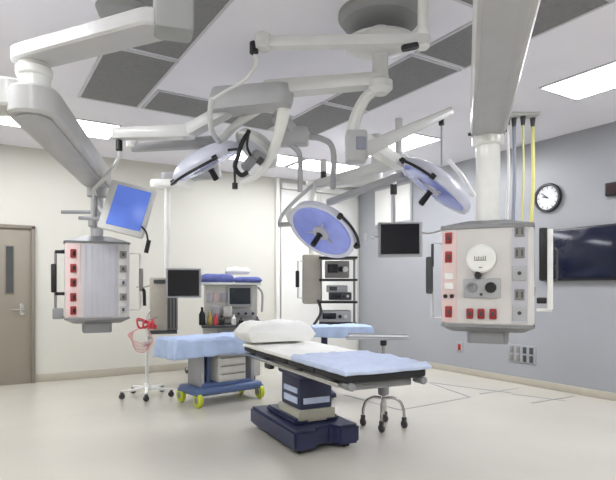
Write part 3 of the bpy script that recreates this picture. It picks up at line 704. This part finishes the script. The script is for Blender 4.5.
# ================================================================== MAYO STAND
mc = C(.70, 4.92, 0)
t = thing('mayo_stand', 'chrome tray stand with four curved legs behind the foot of the operating table', 'instrument stand', mc, face(384, 40))
for k in range(4):
    a = k * PI / 2 + PI / 4; c_, s_ = math.cos(a), math.sin(a)
    lg = MB().tube([(c_ * .02, s_ * .02, .27), (c_ * .09, s_ * .09, .275), (c_ * .155, s_ * .155, .24), (c_ * .185, s_ * .185, .16), (c_ * .19, s_ * .19, .09)], .014).build('leg', 'chrome', t)
    cs = MB().cyl((c_ * .19 - .012, s_ * .19, .038), (c_ * .19 + .012, s_ * .19, .038), .038, bev=.004).box((c_ * .19, s_ * .19, .085), (.03, .04, .04), bev=.006).build('caster', 'dark', lg)
MB().cyl((0, 0, .12), (0, 0, .82), .013).build('post', 'chrome', t)
MB().cyl((0, 0, .30), (0, 0, .43), .052, bev=.01).build('hub', 'greymet', t)
Rt = Matrix.Rotation(-math.radians(40), 3, 'Z')
MB().box((-.06, 0, .835), (.56, .38, .012), rot=Rt, bev=.004).box(Rt @ Vector((-.06, .18, .845)), (.56, .012, .02), rot=Rt).box(Rt @ Vector((-.06, -.18, .845)), (.56, .012, .02), rot=Rt).build('tray', 'armgrey', t)
MB().cyl((0, 0, .77), (0, 0, .82), .024, bev=.004).box(Rt @ Vector((0, -.2, .80)), (.05, .04, .05), bev=.01).build('clamp_knob', 'black', t)

# ================================================================== DRAPED CART
cr = math.radians(8)
cc = C(-1.0, 6.10, 0)
t = thing('instrument_cart', 'blue-based cart with yellow-green wheels and grey drawers under a blue drape', 'cart', cc, cr)
MB().box((0, 0, .16), (.86, .46, .09), bev=.035, seg=3).box((-.02, 0, .22), (.62, .36, .05), bev=.02).build('base', 'cartblue', t)
for sx in (-1, 1):
    for sy in (-1, 1):
        w_ = MB().cyl((sx * .40 - .025, sy * .2, .08), (sx * .40 + .025, sy * .2, .08), .08, seg=28, bev=.01).build('wheel', 'yellow', t)
        MB().cyl((sx * .40 - .03, sy * .2, .08), (sx * .40 + .03, sy * .2, .08), .035, seg=16).build('wheel_hub', 'greymet', w_)
        MB().box((sx * .40, sy * .2, .145), (.06, .08, .05), bev=.015).build('wheel_fork', 'cartblue', t)
MB().box((.04, 0, .43), (.36, .36, .38), bev=.01).build('cabinet', 'machine', t)
for k in range(4):
    dr = MB().box((.04, -.185, .295 + k * .09), (.34, .012, .082), bev=.003).build('drawer', 'machine', t)
    MB().box((.04, -.195, .325 + k * .09), (.30, .012, .01), bev=.003).build('drawer_pull', 'socket', dr)
for x in (-.32, .34): MB().box((x, 0, .45), (.05, .3, .50), bev=.01).build('upright', 'armgrey', t)
MB().box((-.22, -.05, .42), (.04, .12, .42), bev=.01).build('upright', 'cartblue', t)
MB().box((-.14, 0, .715), (1.02, .48, .04), bev=.01).build('top', 'machine', t)
MB().tube([(.30, -.22, .62), (.30, -.22, .5)], .018).build('hand_control', 'dark', t)
o = MB().cloth(-.66, .38, -.25, .25, .742, (.20, .16, .19, .2), flare=.03, wr=.012, seed=5, thick=.005, nx=60).build('cart_drape', 'blue')
o.location = cc; o.rotation_euler = (0, 0, cr); tag(o, 'light blue drape hanging over the top of the wheeled cart', 'drape')

# ================================================================== TUBING STAND
st = C((147 - 308) / F * 6.3, 6.3, 0)
t = thing('tubing_stand', 'white five-legged rolling stand hung with red and pink tubing', 'stand', st, .3)
for k in range(5):
    a = k * 2 * PI / 5 + .35; c_, s_ = math.cos(a), math.sin(a)
    lg = MB().beam((0, 0, .10), (c_ * .29, s_ * .29, .085), .045, .035, .03, .025, bev=.006).build('leg', 'white', t)
    MB().cyl((c_ * .29, s_ * .29 - .014, .032), (c_ * .29, s_ * .29 + .014, .032), .032).box((c_ * .29, s_ * .29, .068), (.03, .035, .03), bev=.006).build('caster', 'dark', lg)
MB().cyl((0, 0, .09), (0, 0, .16), .05, .03).cyl((0, 0, .09), (0, 0, .96), .019).build('pole', 'white', t)
MB().box((0, 0, .62), (.07, .07, .06), bev=.01).box((.03, 0, .70), (.06, .05, .05), bev=.01).build('clamp', 'armgrey', t)
for k, (x, z) in enumerate(((.14, .92), (-.14, .9), (.05, 1.0))): MB().tube([(0, 0, .90), (x * .6, 0, z), (x, 0, z + .02)], .007).build('hook', 'chrome', t)
tt = MB()
for k in range(4): tt.tube([(math.cos(k) * .03, 0, .88), (-.12 + .07 * k, -.05, .93 - .03 * k), (.05 * k - .1, -.07, .82), (.06, -.04, .86 + .02 * k), (.1 - .03 * k, -.03, .80)], .012)
o = tt.build('red_tubing', 'redtube'); o.location = st; tag(o, 'tangle of red tubing hung on the white rolling stand', 'tubing')
tt = MB()
for k in range(4): tt.tube([(-.05 + .02 * k, -.05, .84), (-.18 - .015 * k, -.06, .76), (-.16, -.08, .58 + .03 * k), (-.04, -.06, .54 + .03 * k), (.05, -.05, .66), (.0, -.05, .80)], .007)
o = tt.build('pink_tubing', 'pinktube'); o.location = st; tag(o, 'loops of thin pink tubing hanging below the red tubing', 'tubing')

# small foot stand with dark red canister behind the cart
fs = on_floor(193, 372)
t = thing('floor_suction_unit', 'small dark red canister on a low wheeled stand behind the draped cart', 'suction unit', fs)
for k in range(4):
    a = k * PI / 2 + .5; lg = MB().beam((0, 0, .07), (math.cos(a) * .14, math.sin(a) * .14, .06), .03, .025).build('leg', 'armgrey', t)
    MB().cyl((math.cos(a) * .14 - .012, math.sin(a) * .14, .028), (math.cos(a) * .14 + .012, math.sin(a) * .14, .028), .028).build('caster', 'dark', lg)
MB().cyl((0, 0, .07), (0, 0, .28), .012).build('post', 'chrome', t)
MB().lathe([(0, .22), (.05, .22), (.06, .25), (.06, .42), (.05, .44), (0, .44)], None, 24).build('canister', mat('dark_red_canister', (110, 30, 44), .4), t)

# ================================================================== ANAESTHESIA MACHINE
am = C((231 - 308) / F * 7.4, 7.4, 0); ar = face(231, 4)
t = thing('anaesthesia_machine', 'pale grey anaesthesia machine with dark screen, against the cream wall', 'medical machine', am, ar)
s_ = 7.2 / F
MB().box((0, .05, .42), (.78, .50, .68), bev=.02).build('cabinet', 'machine', t)
for k in range(3): 
    dr = MB().box((.05, -.205, .25 + k * .2), (.5, .016, .17), bev=.005).build('drawer', 'armgrey', t)
    MB().box((.05, -.22, .29 + k * .2), (.3, .015, .015), bev=.004).build('drawer_pull', 'greymet', dr)
MB().box((.02, -.05, .775), (.86, .62, .03), bev=.008).build('work_surface', 'dark', t)
MB().box((.0, .14, 1.06), (.74, .28, .54), bev=.02).build('upper_cabinet', 'machine', t)
MB().box((0, .10, 1.345), (.84, .42, .035), bev=.01).build('top_shelf', 'white', t)
mo = MB().box((.12, -.04, 1.17), (.34, .06, .30), bev=.01).build('control_screen_housing', 'armgrey', t)
MB().box((.12, -.074, 1.175), (.29, .01, .225), bev=.003).build('screen', mat('dark_teal_screen', (40, 48, 56), .25), mo)
MB().box((.14, -.02, .93), (.34, .05, .10), bev=.008).build('control_panel', 'armgrey', t)
for k in range(3): MB().cyl((.10 + k * .1, -.045, .93), (.10 + k * .1, -.075, .93), .02).build('knob', 'dark', t)
for k in range(3): MB().box((-.30 + k * .10, -.01, 1.16), (.08, .03, .12), bev=.01).build('flow_meter', 'pink' if k == 1 else 'pendpanel', t)
for k in range(2): MB().box((-.22 + k * .17, -.04, .96), (.12, .12, .16), bev=.02).build('vaporizer', 'machine' if k else 'armgrey', t)
MB().tube([(.38, .0, 1.3), (.44, -.02, 1.2), (.43, -.03, .95)], .018).build('side_handle', 'armgrey', t)
for sx in (-1, 1):
    for sy in (-.14, .24): MB().cyl((sx * .3 - .02, sy, .045), (sx * .3 + .02, sy, .045), .045).build('caster', 'dark', t)
def on_am(mb, name, m, lab, cat, x, y, z, rz=0, group=None):
    o = mb.build(name, m); o.location = am + Matrix.Rotation(ar, 3, 'Z') @ Vector((x, y, z)); o.rotation_euler = (0, 0, ar + rz)
    return tag(o, lab, cat, group)
on_am(MB().pillow((0, 0, .045), .46, .34, .15, 0, 8, 6, .01), 'blue_bundle', 'deepblue', 'deep blue wrapped bundle on top of the pale grey machine, next to the black monitor', 'bundle', -.20, .08, 1.362, .15)
on_am(MB().pillow((0, 0, .03), .40, .3, .10, 0, 11, 6, .008), 'blue_bundle', 'deepblue', 'flatter deep blue wrapped bundle on the end of the machine nearest the corner', 'bundle', .235, .02, 1.362, -.1)
on_am(MB().pillow((0, 0, .04), .34, .24, .12, 0, 21, 4, .02), 'white_towel', 'sheet', 'crumpled white towel behind the blue bundles on the pale machine', 'towel', .10, .12, 1.478)
bt = [(0, 0), (.028, 0), (.03, .01), (.03, .09), (.012, .12), (.012, .15), (0, .15)]
for i, (x, sc_, m, lab) in enumerate([(-.40, 1.6, 'black', 'tall dark bottle on the machine shelf, nearest the black monitor'), (-.30, 1.2, 'amber', 'amber bottle on the machine shelf'), (-.22, 1.0, 'redtube', 'small red bottle on the machine shelf'), (-.14, .8, 'black', 'short black bottle on the machine shelf before the vaporizers'), (.02, .9, 'white', 'small white bottle on the machine shelf'), (.12, .6, 'black', 'low dark jar on the machine shelf below the screen'), (.34, .7, 'dark', 'low dark jar at the corner end of the machine shelf')]):
    on_am(MB().lathe([(r * 1.1 * max(1, sc_ * .8), z * sc_) for r, z in bt], None, 20), 'bottle', m, lab, 'bottle', x, -.24, .791, 0)

# draped shelf table behind the operating table, carried by the tower
q = C((341 - 308) / F * 6.35, 6.35, 0)
zt = HC - 39 / F * 6.35
t = thing('side_table', 'grey-topped narrow table under a blue drape, below the equipment tower', 'table', q, face(338, 12))
MB().box((0, 0, zt - .02), (.62, .36, .03), bev=.008).build('tabletop', 'armgrey', t)
MB().box((-.2, .02, (zt - .03) / 2 + .04), (.07, .07, zt - .11), bev=.01).build('column', 'navy', t)
MB().box((-.2, .02, .04), (.22, .40, .05), bev=.015).build('foot', 'navy', t)
o = MB().cloth(-.33, .33, -.19, .19, zt + .004, (.1, .1, .12, .1), flare=.02, wr=.01, seed=9, thick=.005).build('table_drape', 'blue')
o.location = q; o.rotation_euler = (0, 0, face(338, 12)); tag(o, 'blue drape over the narrow side table below the equipment tower', 'drape')

# ================================================================== CAMERA, VIEW
cam = bpy.data.cameras.new('camera'); co = bpy.data.objects.new('camera', cam); COL.objects.link(co)
co.location = (0, 0, HC); co.rotation_euler = (PI / 2, 0, -TH)
cam.sensor_width = 36; cam.lens = F / 616 * 36; cam.shift_y = 47 / 616; cam.clip_start = .05
S.camera = co
w = bpy.data.worlds.new('world'); S.world = w; w.use_nodes = True
w.node_tree.nodes['Background'].inputs[0].default_value = (.8, .85, 1, 1); w.node_tree.nodes['Background'].inputs[1].default_value = .3
S.view_settings.view_transform = 'Standard'; S.view_settings.look = 'None'; S.view_settings.gamma = 1; S.view_settings.exposure = 1.35
S.cycles.max_bounces = 10; S.cycles.diffuse_bounces = 6
